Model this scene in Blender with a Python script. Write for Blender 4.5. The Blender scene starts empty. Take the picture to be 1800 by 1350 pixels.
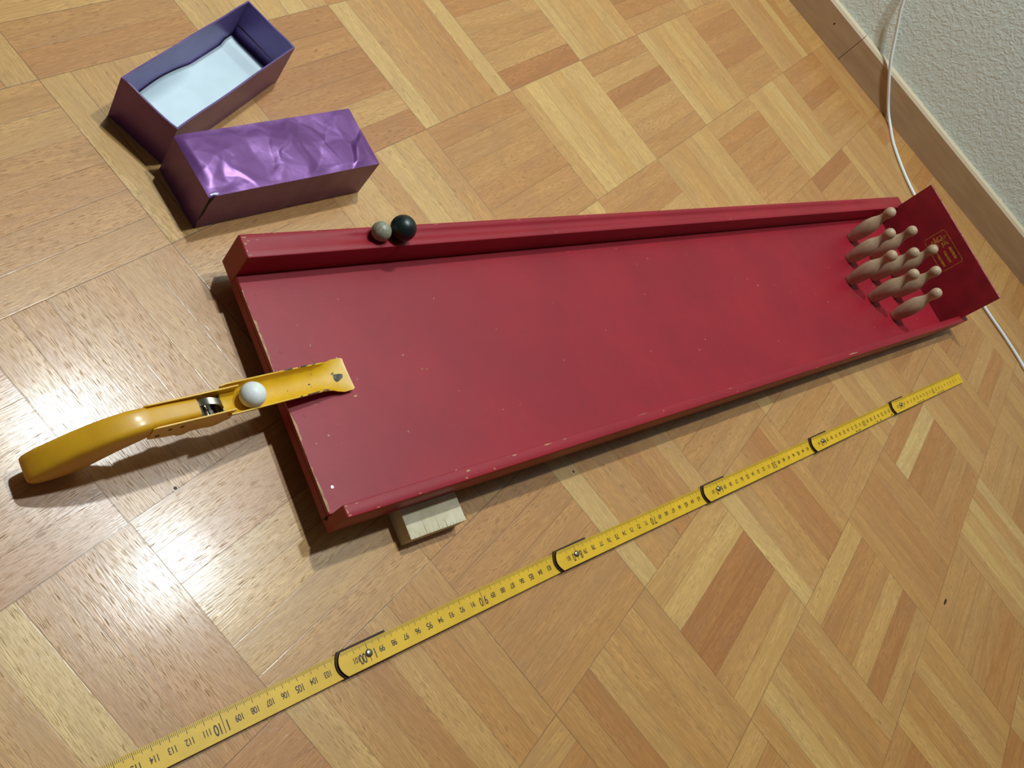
import bpy, bmesh, math, random
from mathutils import Vector, Matrix, noise

# ------------------------------------------------------------------ camera, world, lamps, exposure
S = bpy.context.scene
COL = S.collection
CM = 0.01
cam_d = bpy.data.cameras.new('camera')
cam = bpy.data.objects.new('camera', cam_d); COL.objects.link(cam)
cam_d.sensor_width = 36.0
cam_d.lens = 1533.39 / 1800.0 * 36.0
cam_d.clip_start = 0.02
RX = Vector((0.6242934, 0.5495710, 0.5551842)); RY = Vector((0.7800727, -0.4765612, -0.4054331)); RZ = Vector((0.0417649, 0.6861932, -0.7262194))
m = Matrix.Identity(4)
for i in range(3):
    m[i][0] = RX[i]; m[i][1] = -RY[i]; m[i][2] = -RZ[i]
m[0][3], m[1][3], m[2][3] = 0.2062243, -0.6424137, 0.551951
cam.matrix_world = m
S.camera = cam

w = bpy.data.worlds.new('room_ambient'); S.world = w; w.use_nodes = True
w.node_tree.nodes['Background'].inputs[0].default_value = (1.0, 0.93, 0.86, 1)
w.node_tree.nodes['Background'].inputs[1].default_value = 0.07

def lamp(x, y, z, power, r, col):
    ld = bpy.data.lights.new('ceiling_bulb', 'AREA'); ld.shape = 'DISK'; ld.size = r * 2; ld.energy = power; ld.color = col
    o = bpy.data.objects.new('ceiling_bulb', ld); COL.objects.link(o); o.location = (x * CM, y * CM, z * CM)
    return o
lamp(10, 36, 220, 21, 0.045, (0.84, 0.97, 1.0))
lamp(-42, 36, 220, 31, 0.045, (0.84, 0.97, 1.0))

S.view_settings.view_transform = 'Standard'
S.view_settings.look = 'None'
S.view_settings.gamma = 1.0
S.view_settings.use_curve_mapping = False
S.view_settings.exposure = 0.0

# ------------------------------------------------------------------ helpers
def link(name, bm, mats, parent=None, mat=None, smooth=False, auto=None):
    me = bpy.data.meshes.new(name)
    bmesh.ops.recalc_face_normals(bm, faces=bm.faces) if bm.faces else None
    bm.to_mesh(me); bm.free()
    for mm in (mats if isinstance(mats, (list, tuple)) else [mats]):
        me.materials.append(mm)
    if smooth:
        for p in me.polygons: p.use_smooth = True
        if auto:
            try: me.set_sharp_from_angle(angle=math.radians(auto))
            except Exception: pass
    o = bpy.data.objects.new(name, me); COL.objects.link(o)
    if parent is not None: o.parent = parent
    if mat is not None: o.matrix_local = mat
    return o

def empty(name, mat, label, cat, group=None):
    o = bpy.data.objects.new(name, None); COL.objects.link(o); o.matrix_world = mat
    o.empty_display_size = 0.02
    o['label'] = label; o['category'] = cat
    if group: o['group'] = group
    return o

def tag(o, label, cat, group=None):
    o['label'] = label; o['category'] = cat
    if group: o['group'] = group
    return o

def V(x, y, z): return Vector((x * CM, y * CM, z * CM))

def box(bm, x0, x1, y0, y1, z0, z1, bev=0.0, seg=2, mi=0):
    vs = [bm.verts.new(V(x, y, z)) for z in (z0, z1) for y in (y0, y1) for x in (x0, x1)]
    fs = [(0, 2, 3, 1), (4, 5, 7, 6), (0, 1, 5, 4), (2, 6, 7, 3), (0, 4, 6, 2), (1, 3, 7, 5)]
    faces = [bm.faces.new([vs[i] for i in f]) for f in fs]
    for f in faces: f.material_index = mi
    if bev > 0:
        es = list({e for f in faces for e in f.edges})
        bmesh.ops.bevel(bm, geom=es, offset=bev * CM, segments=seg, affect='EDGES', profile=0.6)
    return faces

def prism(bm, poly, axis, a, b, bev=0.0, seg=2, mi=0):
    """poly: 2D points; extruded along axis ('x','y','z') from a to b."""
    def P(p, t):
        if axis == 'x': return V(t, p[0], p[1])
        if axis == 'y': return V(p[0], t, p[1])
        return V(p[0], p[1], t)
    A = [bm.verts.new(P(p, a)) for p in poly]; B = [bm.verts.new(P(p, b)) for p in poly]
    n = len(poly)
    fs = [bm.faces.new(A), bm.faces.new(B[::-1])]
    for i in range(n):
        fs.append(bm.faces.new([A[i], B[i], B[(i + 1) % n], A[(i + 1) % n]]))
    for f in fs: f.material_index = mi
    if bev > 0:
        es = [e for e in {e for f in fs for e in f.edges}]
        bmesh.ops.bevel(bm, geom=es, offset=bev * CM, segments=seg, affect='EDGES', profile=0.6)
    return fs

def rings(bm, rs, cap=True, mi=0):
    """rs: list of rings (lists of Vectors in metres) -> lofted skin"""
    L = [[bm.verts.new(p) for p in r] for r in rs]
    n = len(L[0])
    for a, b in zip(L, L[1:]):
        for i in range(n):
            f = bm.faces.new([a[i], a[(i + 1) % n], b[(i + 1) % n], b[i]]); f.material_index = mi
    if cap:
        f = bm.faces.new(L[0][::-1]); f.material_index = mi
        f = bm.faces.new(L[-1]); f.material_index = mi

def cyl(bm, c, ax, r, h, n=20, mi=0, r2=None):
    ax = ax.normalized(); u = ax.orthogonal().normalized(); v = ax.cross(u)
    r2 = r if r2 is None else r2
    rs = []
    for t, rr in ((0, r), (1, r2)):
        rs.append([c + ax * (h * t) + (u * math.cos(2 * math.pi * k / n) + v * math.sin(2 * math.pi * k / n)) * rr for k in range(n)])
    rings(bm, rs, True, mi)

def sphere(bm, c, r, n=32):
    bmesh.ops.create_uvsphere(bm, u_segments=n, v_segments=n // 2, radius=r, matrix=Matrix.Translation(c))

def tube(bm, pts, r, n=12, mi=0):
    rs = []
    for i, p in enumerate(pts):
        t = (pts[min(i + 1, len(pts) - 1)] - pts[max(i - 1, 0)]).normalized()
        u = Vector((0, 0, 1)).cross(t)
        if u.length < 1e-3: u = Vector((1, 0, 0)).cross(t)
        u.normalize(); v = t.cross(u)
        rs.append([p + (u * math.cos(2 * math.pi * k / n) + v * math.sin(2 * math.pi * k / n)) * r for k in range(n)])
    rings(bm, rs, True, mi)

def crom(pts, k=10):
    P = [pts[0]] + pts + [pts[-1]]; out = []
    for i in range(1, len(P) - 2):
        for j in range(k):
            t = j / k; a, b, c, d = P[i - 1], P[i], P[i + 1], P[i + 2]
            out.append(0.5 * ((2 * b) + (c - a) * t + (2 * a - 5 * b + 4 * c - d) * t * t + (3 * b - a - 3 * c + d) * t ** 3))
    out.append(pts[-1]); return out

# ------------------------------------------------------------------ node helpers
class NT:
    def __init__(s, name):
        s.m = bpy.data.materials.new(name); s.m.use_nodes = True
        s.t = s.m.node_tree; s.b = s.t.nodes['Principled BSDF']
    def n(s, typ, **kw):
        nd = s.t.nodes.new(typ)
        for k, v in kw.items():
            if k.startswith('i_'): nd.inputs[k[2:].replace('_', ' ')].default_value = v
            else: setattr(nd, k, v)
        return nd
    def l(s, a, b): s.t.links.new(a, b)
    def sock(s, node, idx, val):
        if hasattr(val, 'links') or hasattr(val, 'is_linked'): s.l(val, node.inputs[idx])
        else: node.inputs[idx].default_value = val
    def math(s, op, a, b=0.0, c=0.0, clamp=False):
        nd = s.t.nodes.new('ShaderNodeMath'); nd.operation = op; nd.use_clamp = clamp
        s.sock(nd, 0, a); s.sock(nd, 1, b); s.sock(nd, 2, c)
        return nd.outputs[0]
    def ss(s, x, lo, hi):
        nd = s.t.nodes.new('ShaderNodeMapRange'); nd.interpolation_type = 'SMOOTHSTEP'
        s.sock(nd, 0, x); nd.inputs[1].default_value = lo; nd.inputs[2].default_value = hi
        nd.inputs[3].default_value = 0; nd.inputs[4].default_value = 1
        return nd.outputs[0]
    def mix(s, f, a, b, mode='MIX'):
        nd = s.t.nodes.new('ShaderNodeMix'); nd.data_type = 'RGBA'; nd.blend_type = mode
        s.sock(nd, 0, f); s.sock(nd, 6, a); s.sock(nd, 7, b)
        return nd.outputs[2]
    def noise(s, vec, scale, detail=3, rough=0.55, dist=0.0):
        nd = s.n('ShaderNodeTexNoise'); nd.inputs['Scale'].default_value = scale; nd.inputs['Detail'].default_value = detail
        nd.inputs['Roughness'].default_value = rough; nd.inputs['Distortion'].default_value = dist
        if vec is not None: s.l(vec, nd.inputs['Vector'])
        return nd.outputs['Fac']
    def obj(s, scale=(1, 1, 1), rot=(0, 0, 0)):
        tc = s.n('ShaderNodeTexCoord'); mp = s.n('ShaderNodeMapping'); mp.inputs['Scale'].default_value = scale; mp.inputs['Rotation'].default_value = rot
        s.l(tc.outputs['Object'], mp.inputs[0]); return mp.outputs[0]
    def bump(s, h, strength, dist):
        nd = s.n('ShaderNodeBump'); nd.inputs['Strength'].default_value = strength; nd.inputs['Distance'].default_value = dist
        s.l(h, nd.inputs['Height']); s.l(nd.outputs[0], s.b.inputs['Normal']); return nd
    def set(s, **kw):
        for k, v in kw.items():
            key = k.replace('_', ' ')
            if hasattr(v, 'is_linked'): s.l(v, s.b.inputs[key])
            else: s.b.inputs[key].default_value = v

def c4(r, g, b):
    f = lambda x: ((x / 255 + 0.055) / 1.055) ** 2.4 if x > 10.31 else x / 255 / 12.92
    return (f(r), f(g), f(b), 1)

def simple(name, col, rough=0.5, metal=0.0, nscale=0, namp=0.1, coat=0.0, bump=0.0, bscale=200):
    t = NT(name); t.set(Roughness=rough, Metallic=metal)
    if coat: t.b.inputs['Coat Weight'].default_value = coat; t.b.inputs['Coat Roughness'].default_value = 0.12
    base = col
    if nscale:
        f = t.noise(t.obj(), nscale, 4)
        dark = tuple(x * (1 - namp * 2) for x in col[:3]) + (1,)
        base = t.mix(t.ss(f, 0.35, 0.65), dark, col)
    t.set(Base_Color=base)
    if bump: t.bump(t.noise(t.obj(), bscale, 3), bump, 0.001)
    return t.m

# ------------------------------------------------------------------ materials
def mat_parquet():
    t = NT('oak_parquet')
    ug = t.n('ShaderNodeUVMap', uv_map='grain'); uc = t.n('ShaderNodeUVMap', uv_map='cell')
    col = t.n('ShaderNodeVertexColor', layer_name='tone')
    def stretch(sx, sy):
        mp = t.n('ShaderNodeMapping'); mp.inputs['Scale'].default_value = (sx, sy, 1); t.l(ug.outputs[0], mp.inputs[0]); return mp.outputs[0]
    g1 = t.noise(stretch(7, 120), 1.0, 4, 0.6, 0.9)          # growth bands
    g2 = t.noise(stretch(40, 900), 1.0, 3, 0.6)              # fibre
    g3 = t.noise(stretch(14, 40), 1.0, 2, 0.5)               # clouding
    po = t.noise(stretch(115, 2900), 1.0, 1, 0.4)             # open pores
    zone = t.ss(g1, 0.42, 0.62)
    pore = t.math('MULTIPLY', t.ss(po, 0.60, 0.645), t.math('ADD', t.math('MULTIPLY', zone, 0.8), 0.2))
    k = t.math('ADD', t.math('MULTIPLY', g1, 0.55), t.math('MULTIPLY', g2, 0.45))
    k = t.ss(k, 0.30, 0.70)
    c = t.mix(k, (0.80, 0.72, 0.60, 1), (1.16, 1.16, 1.14, 1))
    base = t.mix(1.0, col.outputs[0], c, 'MULTIPLY')
    base = t.mix(t.math('MULTIPLY', t.ss(g3, 0.45, 0.75), 0.22), base, (0.30, 0.15, 0.07, 1))
    base = t.mix(t.math('MULTIPLY', pore, 0.62), base, (0.12, 0.055, 0.02, 1))
    # joints between strips
    sep = t.n('ShaderNodeSeparateXYZ'); t.l(uc.outputs[0], sep.inputs[0])
    ex = t.math('MINIMUM', sep.outputs[0], t.math('SUBTRACT', 1.0, sep.outputs[0]))
    ey = t.math('MINIMUM', sep.outputs[1], t.math('SUBTRACT', 1.0, sep.outputs[1]))
    jx = t.math('SUBTRACT', 1.0, t.ss(ex, 0.0012, 0.0045)); jy = t.math('SUBTRACT', 1.0, t.ss(ey, 0.006, 0.022))
    gapn = t.ss(t.noise(stretch(6, 6), 1.0, 1), 0.40, 0.62)
    j = t.math('MAXIMUM', jx, t.math('MULTIPLY', jy, t.math('ADD', t.math('MULTIPLY', gapn, 0.6), 0.25)))
    base = t.mix(t.math('MULTIPLY', j, 0.62), base, (0.07, 0.03, 0.012, 1))
    t.set(Base_Color=base, Roughness=t.math('ADD', t.math('MULTIPLY', pore, 0.2), 0.38))
    t.b.inputs['Specular IOR Level'].default_value = 0.5
    t.set(Coat_Weight=t.math('SUBTRACT', 0.42, t.math('MULTIPLY', pore, 0.4)), Coat_Roughness=0.17)
    h = t.math('SUBTRACT', t.math('MULTIPLY', g2, 0.22), t.math('MULTIPLY', pore, 0.8))
    h = t.math('SUBTRACT', h, t.math('MULTIPLY', j, 0.3))
    h = t.math('ADD', h, t.math('MULTIPLY', t.noise(stretch(25, 25), 1.0, 2), 0.5))
    b = t.bump(h, 0.6, 0.0003)
    t.l(b.outputs[0], t.b.inputs['Coat Normal'])
    return t.m

def mat_red():
    t = NT('worn_red_paint')
    v = t.obj()
    big = t.noise(v, 9, 3); mid = t.noise(v, 60, 4)
    base = t.mix(t.ss(big, 0.3, 0.7), (0.265, 0.010, 0.021, 1), (0.32, 0.012, 0.023, 1))
    base = t.mix(t.math('MULTIPLY', t.ss(mid, 0.5, 0.75), 0.25), base, (0.20, 0.012, 0.02, 1))
    sp = t.noise(t.obj((1, 1, 1)), 210, 2, 0.5)
    area = t.ss(t.noise(v, 14, 2), 0.48, 0.7)
    chip = t.math('MULTIPLY', t.ss(sp, 0.735, 0.76), area)
    base = t.mix(t.math('MULTIPLY', chip, 0.85), base, (0.55, 0.30, 0.17, 1))
    t.set(Base_Color=base, Roughness=t.math('ADD', t.math('MULTIPLY', mid, 0.12), 0.36))
    t.b.inputs['Specular IOR Level'].default_value = 0.33
    t.bump(t.math('ADD', t.noise(t.obj((1, 6, 1)), 160, 3), t.math('MULTIPLY', chip, -1.0)), 0.12, 0.0005)
    return t.m

def mat_yellow_metal():
    t = NT('chipped_yellow_enamel')
    v = t.obj()
    chip = t.ss(t.noise(v, 230, 3, 0.6), 0.70, 0.715)
    base = t.mix(t.ss(t.noise(v, 60, 3), 0.35, 0.7), (0.68, 0.36, 0.008, 1), (0.78, 0.44, 0.012, 1))
    base = t.mix(chip, base, (0.09, 0.08, 0.05, 1))
    t.set(Base_Color=base, Roughness=0.33)
    t.b.inputs['Coat Weight'].default_value = 0.3
    t.bump(t.math('ADD', t.math('MULTIPLY', chip, -1.5), t.math('MULTIPLY', t.noise(v, 120, 2), 0.5)), 0.3, 0.0004)
    return t.m

def mat_yellow_wood():
    t = NT('yellow_painted_wood')
    v = t.obj((1, 1, 1))
    base = t.mix(t.ss(t.noise(v, 45, 4), 0.3, 0.75), (0.62, 0.30, 0.007, 1), (0.72, 0.36, 0.010, 1))
    stain = t.ss(t.noise(v, 130, 5, 0.7), 0.64, 0.78)
    base = t.mix(t.math('MULTIPLY', stain, 0.55), base, (0.22, 0.10, 0.01, 1))
    t.set(Base_Color=base, Roughness=0.45)
    t.b.inputs['Coat Weight'].default_value = 0.4; t.b.inputs['Coat Roughness'].default_value = 0.22
    t.bump(t.noise(v, 160, 3), 0.2, 0.0006)
    return t.m

def mat_wood(name, ca, cb, sc=(1, 1, 1), rough=0.55, s=60):
    t = NT(name)
    g = t.noise(t.obj(sc), s, 4, 0.6, 0.4)
    t.set(Base_Color=t.mix(t.ss(g, 0.3, 0.7), ca, cb), Roughness=rough)
    t.bump(g, 0.15, 0.0004)
    return t.m

def mat_plaster():
    t = NT('textured_plaster')
    v = t.obj()
    n1 = t.noise(v, 140, 2, 0.5, 0.8); n2 = t.noise(v, 48, 2, 0.5)
    h = t.math('ADD', t.math('MULTIPLY', t.ss(n1, 0.38, 0.66), 1.0), t.math('MULTIPLY', n2, 0.8))
    t.set(Base_Color=t.mix(n2, (0.70, 0.76, 0.69, 1), (0.76, 0.81, 0.74, 1)), Roughness=0.75)
    t.bump(h, 0.36, 0.0012)
    return t.m

def mat_foil():
    t = NT('purple_metallic_paper')
    v = t.obj()
    t.set(Base_Color=t.mix(t.ss(t.noise(v, 30, 3), 0.3, 0.7), (0.145, 0.045, 0.18, 1), (0.18, 0.06, 0.225, 1)), Roughness=0.36, Metallic=0.38)
    t.bump(t.noise(v, 90, 3, 0.6), 0.2, 0.0008)
    return t.m

M_FLOOR = mat_parquet(); M_RED = mat_red(); M_YM = mat_yellow_metal(); M_YW = mat_yellow_wood(); M_PL = mat_plaster(); M_FOIL = mat_foil()
M_REDIN = simple('dark_red_paint', (0.29, 0.009, 0.017, 1), 0.5, 0, 40, 0.12)
M_BARE = simple('bare_wood_chip', (0.50, 0.27, 0.14, 1), 0.7, 0, 200, 0.2)
M_GOLD = simple('gold_print', (0.58, 0.24, 0.04, 1), 0.5, 0.0, 300, 0.25)
M_STEEL = simple('grey_steel', (0.26, 0.24, 0.18, 1), 0.32, 0.9)
M_DSTEEL = simple('dark_worn_steel', (0.07, 0.06, 0.045, 1), 0.4, 0.7, 200, 0.3)
M_NAIL = simple('nail_head_steel', (0.55, 0.55, 0.55, 1), 0.35, 0.8)
M_BLACK = simple('gap_shade_black', (0.008, 0.008, 0.008, 1), 0.8)  # black that paints the shade inside the slit and holes
M_PIN = mat_wood('turned_beech', (0.41, 0.27, 0.16, 1), (0.51, 0.35, 0.22, 1), (1, 1, 0.25), 0.5, 160)
M_BLOCK = mat_wood('pale_spruce', (0.58, 0.47, 0.29, 1), (0.68, 0.58, 0.40, 1), (1, 1, 1), 0.6, 90)
M_BASE = mat_wood('oak_baseboard', (0.42, 0.26, 0.14, 1), (0.49, 0.315, 0.175, 1), (0.15, 1, 1), 0.5, 80)
M_BASET = simple('baseboard_lit_top', (0.66, 0.52, 0.35, 1), 0.45)  # lit look of the baseboard's top edge put into a paler colour
M_WB = simple('white_ball', (0.84, 0.84, 0.80, 1), 0.45, 0, 300, 0.04)
M_GB = simple('grey_green_ball', (0.34, 0.32, 0.22, 1), 0.4, 0, 500, 0.18)
M_BB = simple('black_green_ball', (0.006, 0.014, 0.013, 1), 0.38, 0, 200, 0.1)
M_CAB = simple('white_cable', (0.75, 0.76, 0.74, 1), 0.4)
M_RUL = simple('yellow_ruler_lacquer', (0.72, 0.41, 0.010, 1), 0.38, 0, 60, 0.05)
M_RULE = simple('brown_ruler_edge', (0.04, 0.014, 0.007, 1), 0.75)
M_INK = simple('dark_printing_ink', (0.045, 0.022, 0.004, 1), 0.5)
M_PAPER = simple('white_paper', (0.62, 0.72, 0.76, 1), 0.55, 0, 40, 0.03)
M_INNER = simple('violet_inner_card', (0.23, 0.15, 0.40, 1), 0.38, 0.2, 30, 0.1)
M_KNOT = simple('dark_knot', (0.03, 0.015, 0.008, 1), 0.6)
M_CARD = simple('grey_card_edge', (0.35, 0.30, 0.40, 1), 0.6)

# ------------------------------------------------------------------ setting: parquet floor, wall, baseboard
CELL = 14.85
def build_floor():
    rnd = random.Random(11)
    bm = bmesh.new()
    uvg = bm.loops.layers.uv.new('grain'); uvc = bm.loops.layers.uv.new('cell')
    cl = bm.loops.layers.float_color.new('tone')
    TONES = [c4(208, 168, 106), c4(200, 154, 92), c4(194, 145, 86), c4(187, 134, 77), c4(180, 123, 68), c4(168, 108, 58)]
    over = OVER
    for i in range(-9, 11):
        for j in range(-9, 7):
            along_j = (i + j) % 2 == 0
            mood = rnd.random()
            for k in range(6):
                a, b = k / 6, (k + 1) / 6
                if along_j: q = [(i + a, j), (i + b, j), (i + b, j + 1), (i + a, j + 1)]
                else: q = [(i, j + a), (i + 1, j + a), (i + 1, j + b), (i, j + b)]
                vs = [bm.verts.new(V(x * CELL, y * CELL, 0)) for x, y in q]
                f = bm.faces.new(vs)
                r = rnd.random() * 0.62 + mood * 0.38
                if not along_j: r *= 0.72
                else: r = 0.2 + 0.8 * r
                if (i, j, k) in over: r = over[(i, j, k)]
                x = min(max(r, 0), 0.999) * 5; n0 = int(x); fr = x - n0
                c = [TONES[n0][q_] * (1 - fr) + TONES[min(n0 + 1, 5)][q_] * fr for q_ in range(3)]
                hue = rnd.uniform(-0.05, 0.05)
                c = (c[0] * (1 + hue * .4), c[1], c[2] * (1 - hue), 1)
                ox, oy = rnd.uniform(0, 40), rnd.uniform(0, 40)
                tilt = rnd.uniform(-0.06, 0.06)
                for lp, (x_, y_) in zip(f.loops, q):
                    u_, v_ = ((y_ - j), (x_ - i - a) * 6) if along_j else ((x_ - i), (y_ - j - a) * 6)
                    lp[uvc].uv = (u_, v_)
                    um, vm = u_ * CELL * CM, v_ * CELL / 6 * CM
                    lp[uvg].uv = (ox + um, oy + vm + um * tilt)
                    lp[cl] = c
    for x, y, a, b, ang in ((75.3, 19.8, .6, .16, 1.5), (14.7, -40.96, .12, .12, 0), (33.07, -12.9, .13, .1, 0)):
        vs = [bm.verts.new(V(x + math.cos(t) * a * math.cos(ang) - math.sin(t) * b * math.sin(ang), y + math.cos(t) * a * math.sin(ang) + math.sin(t) * b * math.cos(ang), .012)) for t in [k * math.pi / 4 for k in range(8)]]
        bm.faces.new(vs).material_index = 1
    return link('floor', bm, [M_FLOOR, M_KNOT])
OVER = {}
def _ov(i, j, vals):
    for k, v in enumerate(vals): OVER[(i, j, k)] = v
for i_, j_, v_ in ((2, -1, (.08, .5, .55, .75, .6, .3)), (3, 0, (.05, .45, .5, .75, .85, .5)), (3, -1, (.3, .1, .9, .95, .5, .25)), (4, 2, (.75, .0, .8, .75, .6, .7)), (4, 0, (.2, .7, .6, .3, .85, .45)),
                   (0, 0, (.75, .6, .6, .7, .6, .6)), (0, 1, (.35, .0, .1, .2, .12, .1)), (0, 2, (.7, .4, .9, .45, .5, .6)), (0, 3, (.1, .3, .25, .15, .3, .35)), (-1, 1, (.2, .75, .5, .6, .45, .95)), (-1, 2, (.1, .25, .3, .35, .2, .4)),
                   (-1, 0, (.05, .45, .5, .6, .65, .1)), (1, 3, (.4, .75, .65, .7, .6, .55)), (1, 4, (.2, .3, .1, .05, .35, .3)), (1, 5, (.75, .6, .85, .5, .6, .5)), (0, 4, (.6, .8, .7, .85, .6, .6)), (0, 5, (.35, .5, .5, .5, .1, .6)),
                   (-1, -2, (.15, .3, .4, .3, .5, .4)), (-1, -3, (.5, .4, .6, .65, .6, .5)), (0, -3, (.5, .6, .55, .6, .45, .6)), (1, -4, (.5, .35, .02, .55, .65, .6)), (2, -2, (.7, .65, .6, .65, .6, .6)), (2, -3, (.2, .5, .7, .35, .6, .5)),
                   (3, -2, (.6, .8, .4, .5, .45, .5)), (2, 0, (.5, .6, .5, .55, .6, .5)), (2, 1, (.15, .6, .5, .65, .5, .5)), (1, 2, (.3, .35, .45, .3, .2, .3)), (4, -1, (.5, .1, .3, .6, .55, .4)), (5, 1, (.5, .55, .5, .6, .7, .6)), (4, 1, (.5, .6, .7, .75, .6, .65)), (3, 1, (.5, .6, .5, .65, .6, .5)), (1, -2, (.6, .55, .5, .4, .5, .6)), (1, -3, (.55, .7, .3, .2, .3, .5))):
    _ov(i_, j_, v_)
fl = build_floor(); fl['kind'] = 'structure'

# wall plane: passes P0 along direction wd, wall towards +wn
P0 = Vector((7.73, 94.99, 0)); wd = Vector((62.3, 5.81, 0)).normalized(); wn = Vector((-wd.y, wd.x, 0))
WM = Matrix((( wd.x, wn.x, 0, P0.x * CM), (wd.y, wn.y, 0, P0.y * CM), (0, 0, 1, 0), (0, 0, 0, 1)))
bm = bmesh.new(); box(bm, -160, 140, 1.2, 12, -0.5, 250)
o = link('wall_back', bm, M_PL, None, WM); o['kind'] = 'structure'
for nm, xa, xb in (('baseboard_left', -160, 10.6), ('baseboard_right', 10.7, 140)):
    bm = bmesh.new()
    prism(bm, [(0, 0), (0, 5.0), (0.25, 5.45), (0.6, 5.6), (1.2, 5.6), (1.2, 0)], 'x', xa, xb)
    for f in bm.faces:
        if f.calc_center_median().z > 0.0515: f.material_index = 1  # upper faces take the painted-in lit tone
    o = link(nm, bm, [M_BASE, M_BASET], None, WM); o['kind'] = 'structure'
bm = bmesh.new(); cyl(bm, Vector((0.056, 0.0005, 0.032)), Vector((0, -1, 0)), 0.0016, 0.0008, 10)
o = link('trim_1', bm, M_DSTEEL, None, WM); o['kind'] = 'structure'

# ------------------------------------------------------------------ bowling board
O = Vector((22.2656, -35.4468, 1.8385)) * CM
EX = Vector((0.3479332, 0.9373610, -0.0172281)); EY = Vector((-0.9374507, 0.3476265, -0.0184947)); EZ = Vector((-0.0113473, 0.0225854, 0.9996805))
BMX = Matrix.Identity(4)
for i in range(3):
    BMX[i][0] = EX[i]; BMX[i][1] = EY[i]; BMX[i][2] = EZ[i]; BMX[i][3] = O[i]
TB, W, LR, HF, WF, HN, WN_ = 1.25, 18.36, 107.3, 2.32, 1.94, 1.95, 0.92
XE = 102.8
board = empty('bowling_board', BMX, 'long worn red wooden table bowling board with raised side rails', 'bowling board')
# playing surface, with paint chips
def chip_blob(bm, mat4, cx, cy, rx, ry, ang, seed):
    r_ = random.Random(seed); n = 9; vs = []
    for k in range(n):
        a = 2 * math.pi * k / n; rr = r_.uniform(0.55, 1.15)
        x, y = math.cos(a) * rx * rr, math.sin(a) * ry * rr
        vs.append(bm.verts.new(mat4 @ V(cx + x * math.cos(ang) - y * math.sin(ang), cy + x * math.sin(ang) + y * math.cos(ang), 0)))
    bm.faces.new(vs).material_index = 1
bm = bmesh.new(); box(bm, 0, XE, 0.03, W - 0.03, TB - 0.4, TB, 0.03, 1)
TS = Matrix.Translation(V(0, 0, TB + 0.004))
CH = CHIPS = [(5.4, 7.75, .16, .1), (5.15, 10.9, .12, .06), (3.5, 12.2, .1, .05), (8.5, 4.2, .13, .07), (3.1, 13.9, .12, .04), (10.8, 10.2, .1, .06), (6.1, 9.0, .08, .06),
      (12, 8.8, .12, .05), (12.4, 8.7, .09, .05), (14.5, 6.4, .07, .04), (21, 11, .1, .04), (27, 7, .08, .04), (34, 9, .09, .04), (18, 4, .08, .05), (42, 12, .08, .04), (16, 14.6, .15, .03)]
for q, (x, y, a, b) in enumerate(CH): chip_blob(bm, TS, x, y, a, b, q * 0.7, q)
surf = link('playing_surface', bm, [M_RED, M_BARE], board)
# worn bare edge along the front of the surface (irregular sliver)
rnd = random.Random(5)
bm = bmesh.new()
ys = [0.2 + k * 0.16 for k in range(int((W - 1.2) / 0.16))]
wds = []
wv = 0.1
for y in ys:
    wv += rnd.uniform(-0.06, 0.06); wv = min(max(wv, 0.03), 0.2)
    g = 0.9 if noise.noise(Vector((y * 0.35, 3.1, 0))) > -0.15 else 0.2
    wds.append(wv * g)
lo = [bm.verts.new(V(-0.004, y, TB - 0.05 - w_ * 0.15)) for y, w_ in zip(ys, wds)]
md = [bm.verts.new(V(-0.004, y, TB + 0.004)) for y in ys]
hi = [bm.verts.new(V(w_, y, TB + 0.004)) for y, w_ in zip(ys, wds)]
for a in range(len(ys) - 1):
    bm.faces.new([lo[a], lo[a + 1], md[a + 1], md[a]]); bm.faces.new([md[a], md[a + 1], hi[a + 1], hi[a]])
link('worn_edge', bm, M_BARE, surf)
# crossbars and pit floor
for xa, xb in ((0.0, 1.8), (50, 52), (100.6, XE)):
    bm = bmesh.new(); box(bm, xa, xb, 0.03, W - 0.03, 0.02, TB - 0.42, 0.04, 1)
    link('crossbar', bm, M_REDIN, board)
bm = bmesh.new(); box(bm, XE + 0.02, LR - 0.3, 0.03, W - 0.03, 0.1, 0.4)
link('pit_floor', bm, M_REDIN, board)
# far rail with ball groove, near rail
def rail(name, y0, y1, ztop, groove, label=None):
    bm = bmesh.new()
    b = 0.12 if groove else 0.06
    def sec(gd):
        p = [(y0 + .03, 0.0), (y0, 0.03), (y0, ztop - b), (y0 + b * .35, ztop - b * .3), (y0 + b, ztop)]
        if groove:
            c, hw = (y0 + y1) / 2 + 0.05, 0.5
            for k in range(9):
                t = -1 + k / 4
                p.append((c + hw * t, ztop - gd * (1 - t * t)))
        p += [(y1 - b, ztop), (y1 - b * .35, ztop - b * .3), (y1, ztop - b), (y1, 0.03), (y1 - .03, 0.0)]
        return p
    xs = [(0.05, 0, -0.05), (0.12, 0, 0)]
    if groove: xs += [(7.5, 0, 0), (9.5, .2, 0), (30, .2, 0), (60, .2, 0), (94, .2, 0), (97, 0, 0)]
    else: xs += [(101.0, 0, 0)]
    xs += [(LR - 0.1, 0, 0), (LR, 0, -0.05)]
    rs = []
    for x, gd, dz in xs:
        s = sec(gd)
        cy = (y0 + y1) / 2
        ring = []
        for (yy, zz) in s:
            if dz: yy = cy + (yy - cy) * 0.95; zz = zz + (dz if zz > 1 else 0.05)
            if not groove and x > 101.5 and zz < 0.6: zz += (x - 101) / 6.3 * 1.3
            ring.append(V(x, yy, zz))
        rs.append(ring)
    rings(bm, rs)
    TQ = Matrix.Translation(V(0, 0, ztop + 0.005))
    for q, (x, y, a, b_) in enumerate(CH1 if groove else CH2): chip_blob(bm, TQ, x, y, a, b_, 0, q + 40)
    return link(name, bm, [M_RED, M_BARE], board, smooth=True, auto=35)
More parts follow.
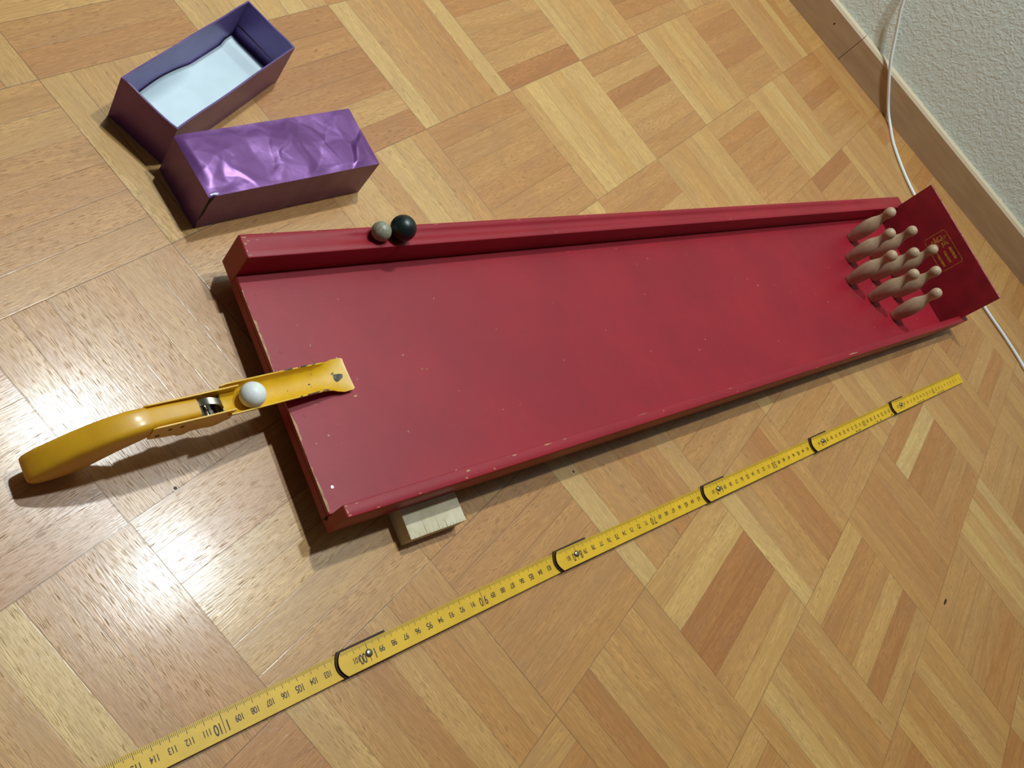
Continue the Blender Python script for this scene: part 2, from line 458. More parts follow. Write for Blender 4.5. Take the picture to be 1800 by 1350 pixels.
CH1 = [(.35, 20.0, .18, .08), (.3, 19.5, .12, .12), (.6, 19.7, .16, .05), (1.3, 19.75, .14, .03), (.2, 18.9, .08, .1), (1.9, 20.15, .1, .02), (2.8, 20.15, .12, .02), (6, 20.15, .3, .03), (14.5, 20.15, .5, .03), (17.5, 20.15, .3, .02), (27, 20.12, .3, .03), (36, 20.1, .2, .03), (31, 18.6, .15, .03), (60, 18.6, .2, .03), (.3, 18.55, .15, .05)]
CH2 = [(.25, -.12, .12, .08), (.22, -.5, .07, .22), (.3, -.78, .12, .06), (1.1, -.15, .15, .04), (10.6, -.3, .28, .09), (15.3, -.2, .35, .07), (19, -.15, .5, .05), (21, -.15, .3, .04), (31.2, -.08, .7, .03), (34, -.35, .12, .06), (45, -.2, .3, .04), (45.9, -.7, .2, .03), (71, -.55, 1.1, .07), (62, -.85, .2, .03), (6, -.8, .15, .03), (2.5, -.85, .15, .03)]
rf = rail('side_rail', W, W + WF, TB + HF, True)
rn = rail('side_rail', -WN_, 0.0, TB + HN, False)
rf['label'] = 'wide grooved rail on the far side'; rn['label'] = 'narrow rail on the near side'
# backboard
XP = 105.2
bm = bmesh.new()
prism(bm, [(0.02, 0.42), (W - .02, 0.42), (W - .02, TB + HF + .02), (18.64, TB + HF + .05), (18.64, 9.1), (-.38, 9.1), (-.38, TB + HN + .03), (0.02, TB + HN + .03)], 'x', XP, XP + 0.4, 0.03, 1)
back = link('backboard', bm, M_REDIN, board)
bm = bmesh.new()
rnd = random.Random(8)
y = -0.3
while y < 18.4:
    L_ = rnd.uniform(.2, 1.0)
    wz = rnd.uniform(.1, .3)
    vs = [bm.verts.new(V(XP + 0.05, y, 9.106)), bm.verts.new(V(XP + 0.05 + wz, y, 9.106)), bm.verts.new(V(XP + 0.05 + wz, y + L_, 9.106)), bm.verts.new(V(XP + 0.05, y + L_, 9.106))]
    bm.faces.new(vs); y += L_ + rnd.choice([0, 0, .3])
link('worn_edge', bm, simple('worn_pink_edge', (0.52, 0.16, 0.16, 1), 0.5), back)
# gold stamp on backboard: rounded frame and marks, drawn in the backboard's plane (a runs to the right of the stamp = -y, b up = z)
def sp(a, b): return V(XP - 0.012, 12.08 - a * 5.3, 4.2 + b * 3.32)
bm = bmesh.new()
def stroke(pts, wd_):
    for (a0, b0), (a1, b1) in zip(pts, pts[1:]):
        d = Vector(((a1 - a0) * 5.3, (b1 - b0) * 3.32)); 
        if d.length < 1e-6: continue
        n_ = Vector((-d.y, d.x)).normalized() * wd_ / 2; e = d.normalized() * wd_ * .3
        q = [(-e.x - n_.x, -e.y - n_.y), (d.x + e.x - n_.x, d.y + e.y - n_.y), (d.x + e.x + n_.x, d.y + e.y + n_.y), (-e.x + n_.x, -e.y + n_.y)]
        bm.faces.new([bm.verts.new(sp(a0, b0) + V(0, -x, y)) for x, y in q])
fr_ = []
for cx, cy, s0 in ((.92, .88, 0), (.08, .88, 90), (.08, .12, 180), (.92, .12, 270)):
    for k in range(6):
        a = math.radians(s0 + k * 18); fr_.append((cx + .08 * math.cos(a), cy + .12 * math.sin(a)))
stroke(fr_ + [fr_[0]], 0.1)
# left: figure-like emblem; right: three lines of lettering
for pts, wd_ in [([(.16, .86), (.22, .80)], .28), ([(.10, .70), (.36, .74)], .18), ([(.2, .80), (.22, .5)], .3), ([(.24, .70), (.40, .84)], .2), ([(.36, .78), (.38, .60)], .22), ([(.10, .58), (.2, .46)], .22), ([(.3, .62), (.42, .58)], .2),
                 ([(.08, .42), (.2, .40)], .25), ([(.2, .36), (.34, .44)], .2), ([(.14, .30), (.22, .16)], .22), ([(.26, .34), (.36, .24)], .16),
                 ([(.52, .80), (.84, .80)], .36), ([(.55, .52), (.86, .52)], .34), ([(.34, .22), (.5, .22)], .3), ([(.56, .22), (.88, .22)], .36)]:
    stroke(pts, wd_)
link('gold_stamp', bm, M_GOLD, back)
# nails in the surface
for x, y, r_ in ((0.95, 1.77, .11), (1.06, 7.12, .15), (1.15, 12.07, .15), (0.94, 16.73, .15)):
    bm = bmesh.new(); cyl(bm, V(x, y, TB - .05), Vector((0, 0, 1)), r_ * CM, .065 * CM, 14)
    n_ = link('nail', bm, M_NAIL if y < 2 else M_RED, board, smooth=True, auto=40)
    if y < 2: n_['label'] = 'bare steel nail head'
bm = bmesh.new(); cyl(bm, V(-0.01, -0.05, 0.55), Vector((1, 0, 0)), .13 * CM, .02 * CM, 10); link('nail_hole_shade', bm, M_BLACK, board)  # black disc painting the shade of a nail hole

# ------------------------------------------------------------------ wooden block under the front of the board
bx = Vector((29.18 - 27.4, -26.09 + 30.88, 0)).normalized(); by = Vector((-bx.y, bx.x, 0))
BB = Matrix(((bx.x, by.x, 0, 27.4 * CM), (bx.y, by.y, 0, -30.88 * CM), (0, 0, 1, 0), (0, 0, 0, 1)))
bm = bmesh.new()
box(bm, 0, 5.1, 0, 4.6, 0, 1.66, 0.03, 1)
rnd = random.Random(3)
for x, l_, w_ in ((1.45, 1.5, .05), (2.6, 1.25, .04), (3.3, .8, .06), (2.1, .6, .03), (.8, .45, .03), (1.0, .3, .02), (3.9, .5, .03), (4.2, .45, .03), (4.5, .35, .03), (.35, .3, .03), (3.6, .3, .04), (1.7, .3, .03), (2.9, .3, .04), (4.8, .3, .03), (2.4, .25, .03), (1.25, .25, .03)):
    st = .02 if l_ < 1.2 else .02
    j_ = rnd.uniform(-.08, .08)
    vs = [bm.verts.new(V(x - w_ / 2, st, 1.664)), bm.verts.new(V(x + w_ / 2, st, 1.664)), bm.verts.new(V(x + j_, l_, 1.664))]
    bm.faces.new(vs).material_index = 1
blk = link('support_block', bm, [M_BLOCK, simple('dark_wood_crack', (0.16, 0.11, 0.06, 1), 0.8)], None, BB)
tag(blk, 'pale wooden block with cracked edge wedged under the red board', 'wood block')


# ------------------------------------------------------------------ nine pins
PROF = [(0, 0), (.55, 0), (.68, .08), (.76, .5), (.89, 1.2), (.98, 2.0), (1.02, 2.7), (1.0, 3.3), (.9, 3.9), (.74, 4.4), (.6, 4.85), (.53, 5.25), (.54, 5.55), (.62, 5.85), (.7, 6.2), (.71, 6.5), (.62, 6.8), (.44, 7.02), (.2, 7.12), (0, 7.14)]
def pin_mesh():
    bm = bmesh.new(); n = 28
    P2 = crom([Vector((a, b, 0)) for a, b in PROF], 3)
    rs = []
    for p in P2[1:-1]:
        rs.append([V(max(p.x, .02) * math.cos(2 * math.pi * k / n), max(p.x, .02) * math.sin(2 * math.pi * k / n), max(p.y, 0)) for k in range(n)])
    rings(bm, rs)
    return bm
PINS = [(83.8, 9.2, 'lone front pin of the wooden skittle diamond, nearest the launcher'),
        (86.9, 12.3, 'tan wooden pin in second row of diamond, on the grooved rail side'),
        (86.9, 6.15, 'tan wooden pin in second row of diamond, on the narrow rail side'),
        (90.6, 15.4, 'outermost wooden pin beside the wide grooved rail'),
        (90.5, 9.1, 'wooden pin in the very centre of the diamond'),
        (90.2, 2.95, 'outermost wooden pin beside the narrow near rail, closest to the yellow ruler'),
        (93.8, 12.3, 'wooden pin in fourth row of diamond, on the grooved rail side'),
        (93.8, 5.95, 'wooden pin in fourth row of diamond, on the narrow rail side'),
        (96.8, 9.1, 'rearmost wooden pin, closest to the gold stamp on the backboard')]
pm = None
for q, (x, y, lb) in enumerate(PINS):
    mt = BMX @ Matrix.Translation(V(x, y, TB + 0.003)) @ Matrix.Rotation(q * 1.3, 4, 'Z')
    if pm is None:
        p0 = link('bowling_pin', pin_mesh(), M_PIN, None, None, smooth=True); pm = p0; o = p0
    else:
        o = p0.copy(); COL.objects.link(o)
    o.matrix_world = mt
    tag(o, lb, 'pin', 'wooden pins set up in a diamond')

# ------------------------------------------------------------------ balls
def ball(P, r, mt, lb):
    bm = bmesh.new(); sphere(bm, Vector((0, 0, 0)), r * CM, 48)
    o = link('ball', bm, mt, None, Matrix.Translation(P), smooth=True); tag(o, lb, 'ball'); return o
yg = W + WF / 2 + .05
zt = TB + HF - 0.2
ball(BMX @ V(11.35, yg + .05, zt + .79 + .03), .79, M_GB, 'small speckled grey-green ball resting in the groove of the red rail')
ball(BMX @ V(13.28, yg + .05, zt + 1.05 + .06), 1.05, M_BB, 'larger matt black ball resting in the groove of the red rail')

# ------------------------------------------------------------------ launcher
GA = Vector((15.04, -27.84, 0)); gd = Vector((-0.2985, -0.9544, 0)).normalized(); gn = Vector((-gd.y, gd.x, 0))
GM = Matrix(((gd.x, gn.x, 0, GA.x * CM), (gd.y, gn.y, 0, GA.y * CM), (0, 0, 1, 0), (0, 0, 0, 1)))
gun = empty('ball_launcher', GM, 'yellow metal ball launcher with curved wooden handle leaning on the front of the red board', 'ball launcher')
def dz_s(x):
    t = min(max((x - 1) / 10, 0), 1); return 1.15 * t * t * (3 - 2 * t)
def lift(x, y, z):
    d = dz_s(x); return (x + .376 * d, y + .306 * d, z + d)
# chute: sheet with thickness swept along s (x); y across
def chute():
    bm = bmesh.new()
    st = [(-.72, 1.18, .05, 3.19), (-.55, 1.28, .06, 3.17), (.2, 1.3, .1, 3.16), (.75, 1.18, .22, 3.16), (1.25, 1.02, .5, 3.16), (1.8, .98, .68, 3.17), (3, .98, .78, 3.19), (4.6, .98, .82, 3.24), (6, .98, .86, 3.24), (7.6, .98, .88, 3.24), (8.8, .98, .9, 3.24), (9.15, .94, .85, 3.26)]
    n = 16; th = .09
    rs = []
    for s, hw, dep, zb in st:
        top, bot = [], []
        for k in range(n + 1):
            t = -1 + 2 * k / n
            if dep < .3: y_, z_ = hw * t, zb + dep * abs(t) ** 3
            else:
                a = math.pi * (k / n); y_ = -hw * math.cos(a); z_ = zb + dep * (1 - math.sin(a) ** 0.8)
            top.append(V(s, y_, z_)); 
            sc_ = 1.0 + th / hw
            bot.append(V(s, y_ * (sc_ if dep > .3 else 1), z_ - (th * math.sin(math.pi * k / n) if dep > .3 else .06)))
        rs.append(top + bot[::-1])
    rings(bm, rs)
    return bm
bm = chute()
chip_blob(bm, Matrix.Translation(V(0, 0, 3.19)), .2, .08, .55, .36, .5, 3)
chip_blob(bm, Matrix.Translation(V(0, 0, 3.19)), .5, -.28, .12, .07, .5, 5)
chip_blob(bm, Matrix.Translation(V(0, 0, 3.21)), 2.6, .1, .15, .07, 0, 7)
rnd = random.Random(21)
for q in range(44):
    x = rnd.uniform(1.5, 9); sd = rnd.choice((-1, 1)); chip_blob(bm, Matrix.Translation(V(0, 0, 4.035 + (x - 1.8) * .011 if x > 1.8 else 3.9)), x, sd * 1.03, rnd.uniform(.06, .3), .05, 0, q)
link('chute', bm, [M_YM, M_DSTEEL], gun, smooth=True, auto=50)
# housing walls
def wall_plate(y, ztops, zbots, name, x0r):
    bm = bmesh.new()
    poly = ztops + zbots[::-1]
    prism(bm, poly, 'y', y, y + .09, 0)
    return link(name, bm, M_YM, gun)
top = [(8.7, 4.12), (11, 4.2), (13.9, 4.42), (14.1, 4.35)]
bot = [(8.7, 2.6), (9.1, 2.35), (9.5, 1.95), (10.0, 1.9), (10.4, 2.1), (11.3, 2.15), (11.6, 1.85), (12.0, 1.85), (12.3, 2.2), (13.3, 2.45), (14.1, 2.75)]
wall_plate(.70, top, bot, 'side_plate', 0)
wall_plate(-.80, [(8.0, 4.12)] + top, [(8.0, 2.9)] + bot, 'side_plate', 0)
bm = bmesh.new(); box(bm, 9.15, 11.4, -.7, .7, 2.25, 2.34); link('floor_plate', bm, M_DSTEEL, gun)
bm = bmesh.new(); box(bm, 9.12, 9.2, -.7, .7, 2.34, 3.3); link('striker_plate', bm, M_STEEL, gun)
# black discs on the near plate, painted shade of rivet holes
for x, z, r_ in ((13.55, 2.98, .16), (12.9, 3.55, .13), (12.1, 3.45, .12)):
    bm = bmesh.new(); cyl(bm, V(x, .785, z), Vector((0, 1, 0)), r_ * CM, .01 * CM, 14); link('rivet_hole_shade', bm, M_BLACK, gun)
# striker lever
bm = bmesh.new()
pts = crom([V(11.0, -.35, 3.6), V(10.3, -.25, 4.0), (V(9.7, -.05, 4.02)), V(9.35, .1, 3.6), V(9.5, .15, 3.0)], 8)
rs = []
for i, p in enumerate(pts):
    t_ = (pts[min(i + 1, len(pts) - 1)] - pts[max(i - 1, 0)]).normalized(); nn = Vector((t_.z, 0, -t_.x)).normalized()
    yv = Vector((0, 1, 0)); a = .0007; b = .0022
    rs.append([p + nn * a + yv * b, p + nn * a - yv * b, p - nn * a - yv * b, p - nn * a + yv * b])
rings(bm, rs); link('striker_lever', bm, M_STEEL, gun, smooth=True, auto=40)
bm = bmesh.new(); cyl(bm, V(10.2, -.7, 3.1), Vector((0, 1, 0)), .0016, .014, 14); link('axle', bm, M_STEEL, gun, smooth=True, auto=40)
# trigger ring under the housing
bm = bmesh.new(); n = 28
for zz in (0,):
    o_, i_ = .62, .13
    A = [[bm.verts.new(V(11.6 + r * math.cos(2 * math.pi * k / n), .12 + r * math.sin(2 * math.pi * k / n), z)) for k in range(n)] for r, z in ((o_, 2.0), (o_, 2.1), (i_, 2.1), (i_, 2.0))]
    for a in range(4):
        for k in range(n):
            bm.faces.new([A[a][k], A[a][(k + 1) % n], A[(a + 1) % 4][(k + 1) % n], A[(a + 1) % 4][k]])
link('trigger', bm, M_YM, gun, smooth=True, auto=40)
# wooden handle
def handle():
    bm = bmesh.new(); n = 32
    st = [((10.88, 4.0), (10.88, 3.0), .50), ((10.95, 4.18), (10.95, 2.75), .62), ((12.5, 4.36), (12.5, 2.7), .66), ((14.0, 4.5), (14.0, 2.8), .67), ((14.2, 4.56), (14.12, 2.7), .76), ((15.2, 4.5), (14.8, 2.3), .82), ((16.3, 4.2), (15.6, 1.75), .84),
          ((17.3, 3.72), (16.3, 1.15), .86), ((18.2, 3.15), (16.9, .6), .87), ((19.0, 2.5), (17.6, .12), .88), ((19.7, 1.85), (18.3, .01), .88), ((20.2, 1.25), (19.0, .01), .88), ((20.4, .85), (19.6, .01), .86), ((20.45, .6), (20.0, .05), .78), ((20.4, .45), (20.2, .2), .6)]
    rs = []
    for (tx, tz), (bx_, bz), hw in st:
        c = Vector(((tx + bx_) / 2, 0, (tz + bz) / 2)); h = Vector(((tx - bx_) / 2, 0, (tz - bz) / 2))
        ring = []
        for k in range(n):
            a = 2 * math.pi * k / n; ca, sa = math.cos(a), math.sin(a); e = 0.45
            fa = math.copysign(abs(ca) ** e, ca); fb = math.copysign(abs(sa) ** e, sa)
            if ca < 0 and tx > 15:                       # fuller, rounder underside towards the heel
                q_ = min(1, (tx - 15) / 3.5); fb *= 1 - .18 * q_ * (-ca) ** 2
                p = c + h * fa + Vector((-.10, 0, -.8 * dz_s(tx))) * q_ * (-ca) ** 1.5
            else: p = c + h * fa
            ring.append(V(p.x, hw * fb, p.z))
        rs.append(ring)
    rings(bm, rs)
    return bm
link('handle', handle(), M_YW, gun, smooth=True, auto=60)
for ch in gun.children:
    for v_ in ch.data.vertices:
        v_.co = V(*lift(v_.co.x / CM, v_.co.y / CM, v_.co.z / CM))
ball(GM @ V(*lift(7.36, .12, 3.24 + .06 + .86)), .86, M_WB, 'white ball sitting in the yellow launcher chute')

# ------------------------------------------------------------------ purple boxes
def quadbox(corners, h, th, name, floor_z, mats, parent):
    pass
def lerp(a, b, t): return a + (b - a) * t
C1 = [Vector((-10.73, -27.07, 0)), Vector((-14.25, -12.3, 0)), Vector((-9.2, -11.45, 0)), Vector((-5.78, -26.1, 0))]
cen = sum(C1, Vector()) / 4
b1 = empty('open_box', Matrix.Translation(cen * CM), 'open purple cardboard box lined with white paper, beside the crinkled lid', 'box')
def bm_walls(cs, h, th, z0=0.0, jit=0.0, seed=1, nseg=10):
    bm = bmesh.new(); r_ = random.Random(seed)
    n = len(cs)
    inner = []
    cc = sum(cs, Vector()) / n
    e1 = (cs[1] - cs[0]).normalized(); e2 = (cs[3] - cs[0]).normalized()
    sg = [(1, 1), (-1, 1), (-1, -1), (1, -1)]
    inner = [cs[i] + e1 * sg[i][0] * th + e2 * sg[i][1] * th for i in range(4)]
    def ring(ps, z, wob):
        out = []
        for i in range(4):
            for k in range(nseg):
                p = lerp(ps[i], ps[(i + 1) % 4], k / nseg)
                zz = z + (wob * noise.noise(Vector((p.x * .35, p.y * .35, seed))) if k else 0)
                out.append(V(p.x - cc.x, p.y - cc.y, zz))
        return out
    rs = [ring(cs, z0, 0), ring(cs, h, jit), ring(inner, h, jit), ring(inner, z0 + .15, 0)]
    L = [[bm.verts.new(p) for p in r] for r in rs]
    m_ = len(L[0])
    for q, (a, b) in enumerate(zip(L, L[1:])):
        for i in range(m_):
            f = bm.faces.new([a[i], a[(i + 1) % m_], b[(i + 1) % m_], b[i]]); f.material_index = (0, 2, 1)[q]
    f = bm.faces.new(L[0][::-1]); f = bm.faces.new(L[3]); f.material_index = 1
    return bm
link('box_body', bm_walls(C1, 4.25, .13, 0, .18, 2), [M_FOIL, M_INNER, simple('purple_rim', (0.10, 0.04, 0.17, 1), 0.45)], b1)
# white paper lining: slightly curled sheet
bm = bmesh.new(); nx, ny = 30, 12
e1 = (C1[1] - C1[0]); e2 = (C1[3] - C1[0])
def P1(a, b): return C1[0] + e1 * a + e2 * b - cen
g = []
for i in range(nx + 1):
    row = []
    for j in range(ny + 1):
        a = i / nx; b = j / ny
        lo_ = .04 + .03 * math.sin(a * 7) if False else .04
        aa = .03 + a * .925; bb = .045 + b * .91
        z = .22 + 1.0 * max(0, 1 - b * 5.5) ** 1.3 * max(0.0, math.sin(min(a / .62, 1) * math.pi) * .9 + .1) + .04 * noise.noise(Vector((a * 5, b * 2, 4)))
        if a > .90: z += min((a - .90) * 14, .5)
        p = P1(aa, bb); row.append(bm.verts.new(V(p.x, p.y, z)))
    g.append(row)
for i in range(nx):
    for j in range(ny): bm.faces.new([g[i][j], g[i + 1][j], g[i + 1][j + 1], g[i][j + 1]])
link('paper_lining', bm, M_PAPER, b1, smooth=True)
# inner flap strip at the far end
bm = bmesh.new()
q = [P1(.982, .035), P1(.982, .965)]
vs = [bm.verts.new(V(q[0].x, q[0].y, .2)), bm.verts.new(V(q[1].x, q[1].y, .2)), bm.verts.new(V(q[1].x, q[1].y, 1.5)), bm.verts.new(V(q[0].x, q[0].y, 1.6))]
bm.faces.new(vs)
fo = link('inner_flap', bm, [M_INNER, M_BASET], b1); md_ = fo.modifiers.new('thick', 'SOLIDIFY'); md_.thickness = .0010; md_.material_offset_rim = 1

# lid: crinkled top
C2 = [Vector((-5.5, -26.55, 0)), Vector((-2.75, -10.85, 0)), Vector((2.6, -12.1, 0)), Vector((-.35, -27.5, 0))]
cen2 = sum(C2, Vector()) / 4
lid = empty('box_lid', Matrix.Translation(cen2 * CM), 'crinkled shiny purple box lid lying upside down beside the open box', 'box lid')
lid['label'] = 'crinkled shiny purple box lid with its closed face up, in front of the open box'
HL = 4.2
from mathutils.geometry import delaunay_2d_cdt, barycentric_transform
def facets(n, amp, seed, skew=0.0):
    r_ = random.Random(seed); pts = [Vector((x, y)) for x in (-10, 10) for y in (-5, 5)]
    while len(pts) < n:
        p = Vector((r_.uniform(-9.5, 9.5), r_.uniform(-4.5, 4.5)))
        if r_.random() < 0.35 + 0.65 * (0.5 + 0.5 * noise.noise(Vector((p.x * .3, p.y * .3, seed)))): pts.append(p)
    res = delaunay_2d_cdt(pts, [], [], 0, 1e-5)
    vv = [Vector((p.x, p.y, r_.uniform(-1, 1) * amp)) for p in res[0]]
    return vv, res[2]
LAY = [facets(30, .17, 4), facets(85, .085, 9), facets(260, .016, 13)]
def crumple(u, v):
    z = 0
    w1 = Vector((noise.noise(Vector((u * .5, v * .5, 1))), noise.noise(Vector((u * .5, v * .5, 6))))) * .5
    for vv, tr in LAY:
        p = Vector((u, v)) + w1
        for t in tr:
            a_, b_, c_ = vv[t[0]], vv[t[1]], vv[t[2]]
            d_ = (b_.x - a_.x) * (c_.y - a_.y) - (c_.x - a_.x) * (b_.y - a_.y)
            if abs(d_) < 1e-9: continue
            l1 = ((b_.x - p.x) * (c_.y - p.y) - (c_.x - p.x) * (b_.y - p.y)) / d_
            if l1 < -1e-6: continue
            l2 = ((c_.x - p.x) * (a_.y - p.y) - (a_.x - p.x) * (c_.y - p.y)) / d_
            if l2 < -1e-6 or l1 + l2 > 1 + 1e-6: continue
            z += a_.z * l1 + b_.z * l2 + c_.z * (1 - l1 - l2); break
    return z
bm = bmesh.new(); nx, ny = 150, 56
f1 = C2[1] - C2[0]; f2 = C2[3] - C2[0]
def P2_(a, b):
    p = C2[0] * (1 - a) * (1 - b) + C2[1] * a * (1 - b) + C2[2] * a * b + C2[3] * (1 - a) * b
    return p - cen2
g = []
for i in range(nx + 1):
    row = []
    for j in range(ny + 1):
        a, b = i / nx, j / ny
        p = P2_(a, b)
        ed = min(a * 16, (1 - a) * 16, b * 5.5, (1 - b) * 5.5)
        w_ = min(1, ed / .5)
        z = HL + crumple((a - .5) * 16, (b - .5) * 5.5) * (0.25 + .75 * w_) - .18 * max(0, 1 - a * 16 / .9) ** 2 - .06 * (1 - w_)
        row.append(bm.verts.new(V(p.x, p.y, z)))
    g.append(row)
for i in range(nx):
    for j in range(ny): bm.faces.new([g[i][j], g[i + 1][j], g[i + 1][j + 1], g[i][j + 1]])
# skirts (side walls) share the top border, the near front corner's slit is a black strip added below
def skirt(border, z0, gap0=0.0, bulge=.0):
    n_ = len(border); low = []; mid = []
    cx = Vector((0, 0, 0))
    for k, v in enumerate(border):
        t = k / (n_ - 1); nrm = Vector((v.co.x, v.co.y, 0)).normalized()
        wob = .0006 * noise.noise(Vector((k * .08, z0, 2))) + bulge * CM * math.sin(math.pi * t)
        mid.append(bm.verts.new(Vector((v.co.x, v.co.y, HL * .5 * CM)) + nrm * wob))
        low.append(bm.verts.new(Vector((v.co.x, v.co.y, z0 * CM)) + nrm * wob * 1.5))
    for a in range(n_ - 1):
        bm.faces.new([border[a], border[a + 1], mid[a + 1], mid[a]]); bm.faces.new([mid[a], mid[a + 1], low[a + 1], low[a]])
skirt([g[i][0] for i in range(nx + 1)], 0.02)
skirt([g[i][ny] for i in range(nx + 1)], 0.02)
skirt([g[0][j] for j in range(ny + 1)], 0.02)
skirt([g[nx][j] for j in range(ny + 1)], 0.02)
lb_ = link('lid_body', bm, M_FOIL, lid, smooth=True, auto=50)
# torn corner: black strip painting the shade of the slit, and white torn card
bm = bmesh.new()
pc = P2_(0, 1); pf = (C2[2] - C2[3]).normalized(); pl = (C2[0] - C2[3]).normalized()
out = (-(pf) * .02 - pl * .03)
prof_ = [(.02, .16), (.9, .02), (2.0, .22), (3.0, .20), (4.02, .42)]
vs1 = []
for z, wv_ in prof_:
    a_ = pc + pf * wv_ - pl * .025 - pf * 0.0
    vs1.append((V(pc.x - pl.x * .03, pc.y - pl.y * .03, z), V(a_.x, a_.y, z)))
L = [(bm.verts.new(a), bm.verts.new(b)) for a, b in vs1]
for a, b in zip(L, L[1:]): bm.faces.new([a[0], a[1], b[1], b[0]])
link('slit_shade', bm, M_BLACK, lid)
bm = bmesh.new()
ps = [(-.0, .0), (.25, .05), (.5, -.02), (.7, .08), (.45, .16), (.2, .14), (-.02, .12)]
bm.faces.new([bm.verts.new(V(pc.x + pf.x * a + pl.x * b, pc.y + pf.y * a + pl.y * b, 4.3)) for a, b in ps])
link('torn_card', bm, M_PAPER, lid)

# ------------------------------------------------------------------ folding ruler
HP = {0: (65.4, 57.9), 20: (58.45, 38.55), 40: (51.62, 19.45), 60: (44.65, 0.15), 80: (37.75, -18.95), 100: (31.04, -38.24), 120: (24.45, -57.6)}
ruler = empty('folding_ruler', Matrix.Translation(V(HP[60][0], HP[60][1], 0)), 'long yellow folding ruler laid out beside the red board', 'folding ruler')
org = Vector((HP[60][0], HP[60][1], 0))
def glyph(txt, size):
    cu = bpy.data.curves.new('t', 'FONT'); cu.body = txt; cu.size = size; cu.align_x = 'CENTER'; cu.align_y = 'CENTER'
    cu.space_character = 0.92; cu.offset = 0.018
    ob = bpy.data.objects.new('t', cu); COL.objects.link(ob)
    bpy.context.view_layer.update()
    me = bpy.data.meshes.new_from_object(ob.evaluated_get(bpy.context.evaluated_depsgraph_get()))
    pts = [v.co.copy() for v in me.vertices]; fs = [tuple(p.vertices) for p in me.polygons]
    bpy.data.objects.remove(ob); bpy.data.curves.remove(cu); bpy.data.meshes.remove(me)
    return pts, fs
DIG = {}
def put_text(bm, txt, cx, cy, h, z, wscale=.8):
    """text on ruler face; up direction is +y_local flipped so that it reads from the board side"""
    if txt not in DIG: DIG[txt] = glyph(txt, 1.0)
    pts, fs = DIG[txt]
    s = h / .72
    vs = [bm.verts.new(V(cx - p.x * s * wscale, cy - p.y * s, z)) for p in pts]
    for f in fs:
        try:
            ff = bm.faces.new([vs[i] for i in f]); ff.material_index = 2
        except ValueError: pass
HWD = 0.8; TH = .3
for s0 in range(0, 120, 20):
    A = Vector((*HP[s0], 0)) - org; B = Vector((*HP[s0 + 20], 0)) - org
    d = (A - B).normalized(); ln = (A - B).length; sc = ln / 20     # d points to smaller numbers (away from camera)
    # local frame: +x towards smaller numbers, y across (board side is +y)
    yv = Vector((-d.y, d.x, 0))
    tiltz = (0.0 - .33)                           # high at the near end, low at the far end
    x0, x1 = (-2.3 if s0 + 20 < 200 else 0), ln + (0 if s0 == 0 else 2.1)
    zl, zh = .33, .01
    slope = (zl - zh) / (0 - ln)
    M3 = Matrix(((d.x, yv.x, 0, B.x * CM), (d.y, yv.y, 0, B.y * CM), (0, 0, 1, zl * CM), (0, 0, 0, 1))) @ Matrix.Rotation(-math.atan(slope), 4, 'Y')
    bm = bmesh.new()
    poly = []
    n = 10
    for k in range(n + 1):                         # rounded near end
        t = -1 + 2 * k / n; poly.append((x0 + .38 * t * t, HWD * t))
    if s0 == 0: poly += [(x1, HWD), (x1 - .12, HWD * .3), (x1 - .12, -HWD * .3), (x1, -HWD)]
    else:
        for k in range(n + 1):
            t = 1 - 2 * k / n; poly.append((x1 - .38 * t * t, HWD * t))
    fs = prism(bm, poly, 'z', 0, TH)
    for f in fs:
        c = f.calc_center_median()
        f.material_index = 0 if c.z > .99 * TH * CM else 1
    zt_ = TH + .006
    def X(cm): return (s0 + 20 - cm) * sc
    hi_cm = s0 + 22 if s0 < 100 else 117
    for mm in range(s0 * 10 - (0 if s0 == 0 else 19), hi_cm * 10 + 1):
        if mm <= 0: continue
        cmv = mm / 10; x = X(cmv)
        if x < x0 + .35: continue
        if s0 > 0 and cmv < s0 - 1.6: continue
        if mm % 10 == 0: l_, w_ = .42, .035
        elif mm % 5 == 0: l_, w_ = .33, .03
        else: l_, w_ = .22, .026
        if mm % 100 == 0: l_ = .5; w_ = .045
        vs = [bm.verts.new(V(x - w_ / 2, HWD - .02, zt_)), bm.verts.new(V(x + w_ / 2, HWD - .02, zt_)), bm.verts.new(V(x + w_ / 2, HWD - .02 - l_, zt_)), bm.verts.new(V(x - w_ / 2, HWD - .02 - l_, zt_))]
        bm.faces.new(vs).material_index = 2
    for cmv in range(s0 - (1 if s0 else -1), min(hi_cm, 116) + 1):
        if cmv <= 0: continue
        x = X(cmv)
        if x < x0 + .4: continue
        if cmv % 10 == 0:
            tx = str(cmv); a_, b_ = tx[:-1] if len(tx) == 2 else tx[:1], tx[-1:] if len(tx) == 2 else tx[1:]
            hx = .2 if cmv % 20 == 0 else 0
            put_text(bm, a_, x + .21 + hx + .04 * len(a_), -.14, .66, zt_, .62)
            put_text(bm, b_, x - .22 - hx * .9 - .14 * (len(b_) - 1), -.14, .66, zt_, .62)
            vs = [bm.verts.new(V(x - .02, .3, zt_)), bm.verts.new(V(x + .02, .3, zt_)), bm.verts.new(V(x + .02, -.55, zt_)), bm.verts.new(V(x - .02, -.55, zt_))]
            bm.faces.new(vs).material_index = 2
        else:
            big = cmv % 5 == 0
            put_text(bm, str(cmv), x, -.06 if not big else -.08, .46 if big else .40, zt_, .82 if cmv < 100 else .72)
    if s0 <= 20:
        r_ = random.Random(s0)
        for xx in ((4.5, 5.2, 6.0, 11.2, 12.1, 12.9) if s0 == 0 else (7.5, 8.3, 13.1, 14.0, 17.2)):
            vs = [bm.verts.new(V(xx + a, b, zt_)) for a, b in ((0, -.7), (.5, -.7), (.5, -.6), (0, -.6))]
            bm.faces.new(vs).material_index = 2
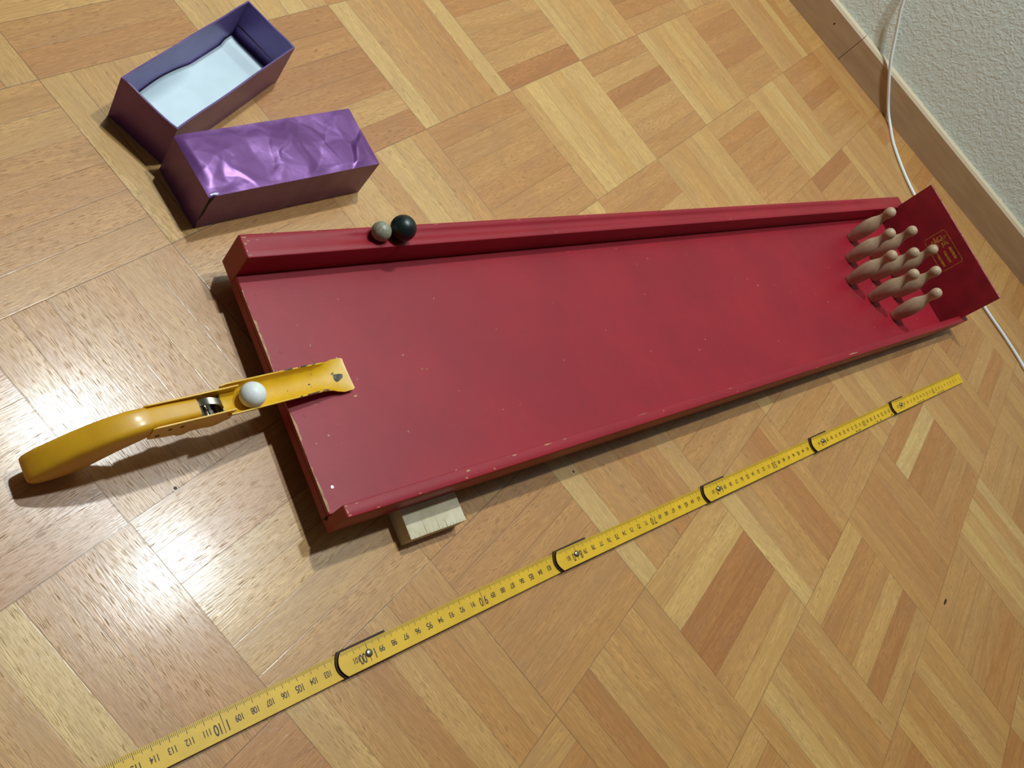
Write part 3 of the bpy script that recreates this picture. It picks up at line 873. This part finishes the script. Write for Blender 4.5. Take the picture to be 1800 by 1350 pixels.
    seg = link('ruler_segment', bm, [M_RUL, M_RULE, M_INK], ruler, M3)
    # rivet at the hinge near this segment's near end
    if s0 + 20 <= 100:
        bm = bmesh.new(); c0 = V(0, 0, TH)
        rs = []
        for r_, z_ in ((.27, 0), (.27, .03), (.22, .08), (.13, .11), (.03, .12)):
            rs.append([c0 + V(r_ * math.cos(2 * math.pi * k / 20), r_ * math.sin(2 * math.pi * k / 20), z_) for k in range(20)])
        rings(bm, rs); link('rivet', bm, M_STEEL, seg, smooth=True, auto=60)
        # brown hinge plate showing along both edges of the overlap
        bm = bmesh.new()
        poly = [(-2.42 + .38 * (t / 5) ** 2, (HWD + (.14 if t > 0 else .04)) * t / 5) for t in range(-5, 6)] + [(1.75, HWD + .17), (1.8, HWD - .05), (2.1, -HWD + .08), (2.1, -HWD - .06)]
        prism(bm, poly, 'z', -.02, .12)
        link('hinge_plate', bm, M_RULE, seg)

# ------------------------------------------------------------------ white cable
def wl(x, off, z): 
    return P0 * 1.0 + wd * x + wn * off + Vector((0, 0, z))
pts = [Vector((17.66, 95.9, 13.4)), Vector((21.15, 96.24, 9.42)), Vector((24.35, 96.54, 6.15)), Vector((27.23, 96.81, 3.73)), Vector((30.32, 97.1, 1.38))]
cpts = []
for p in pts:
    r = p - P0; x = r.dot(wd); cpts.append(P0 + wd * x + wn * (-.35 if p.z < 6.5 else .0) + Vector((0, 0, p.z)))
top_ = [P0 + wd * 4 + wn * .85 + Vector((0, 0, 30)), P0 + wd * 7 + wn * .8 + Vector((0, 0, 19))]
floor_ = [Vector((33.0, 95.6, .3)), Vector((36.2, 91.2, .28)), Vector((42.8, 86.1, .28)), Vector((53, 82.3, .28)), Vector((64.85, 80.2, .28)), Vector((71.0, 79.3, .28)), Vector((76.3, 77.8, .28)), Vector((84, 74, .28)), Vector((95, 66, .28))]
allp = crom([p * CM for p in top_ + cpts + floor_], 12)
bm = bmesh.new(); tube(bm, allp, .26 * CM, 14)
cb = link('cable', bm, M_CAB, None, None, smooth=True); tag(cb, 'thin white cable running down the wall and across the floor behind the board', 'cable')
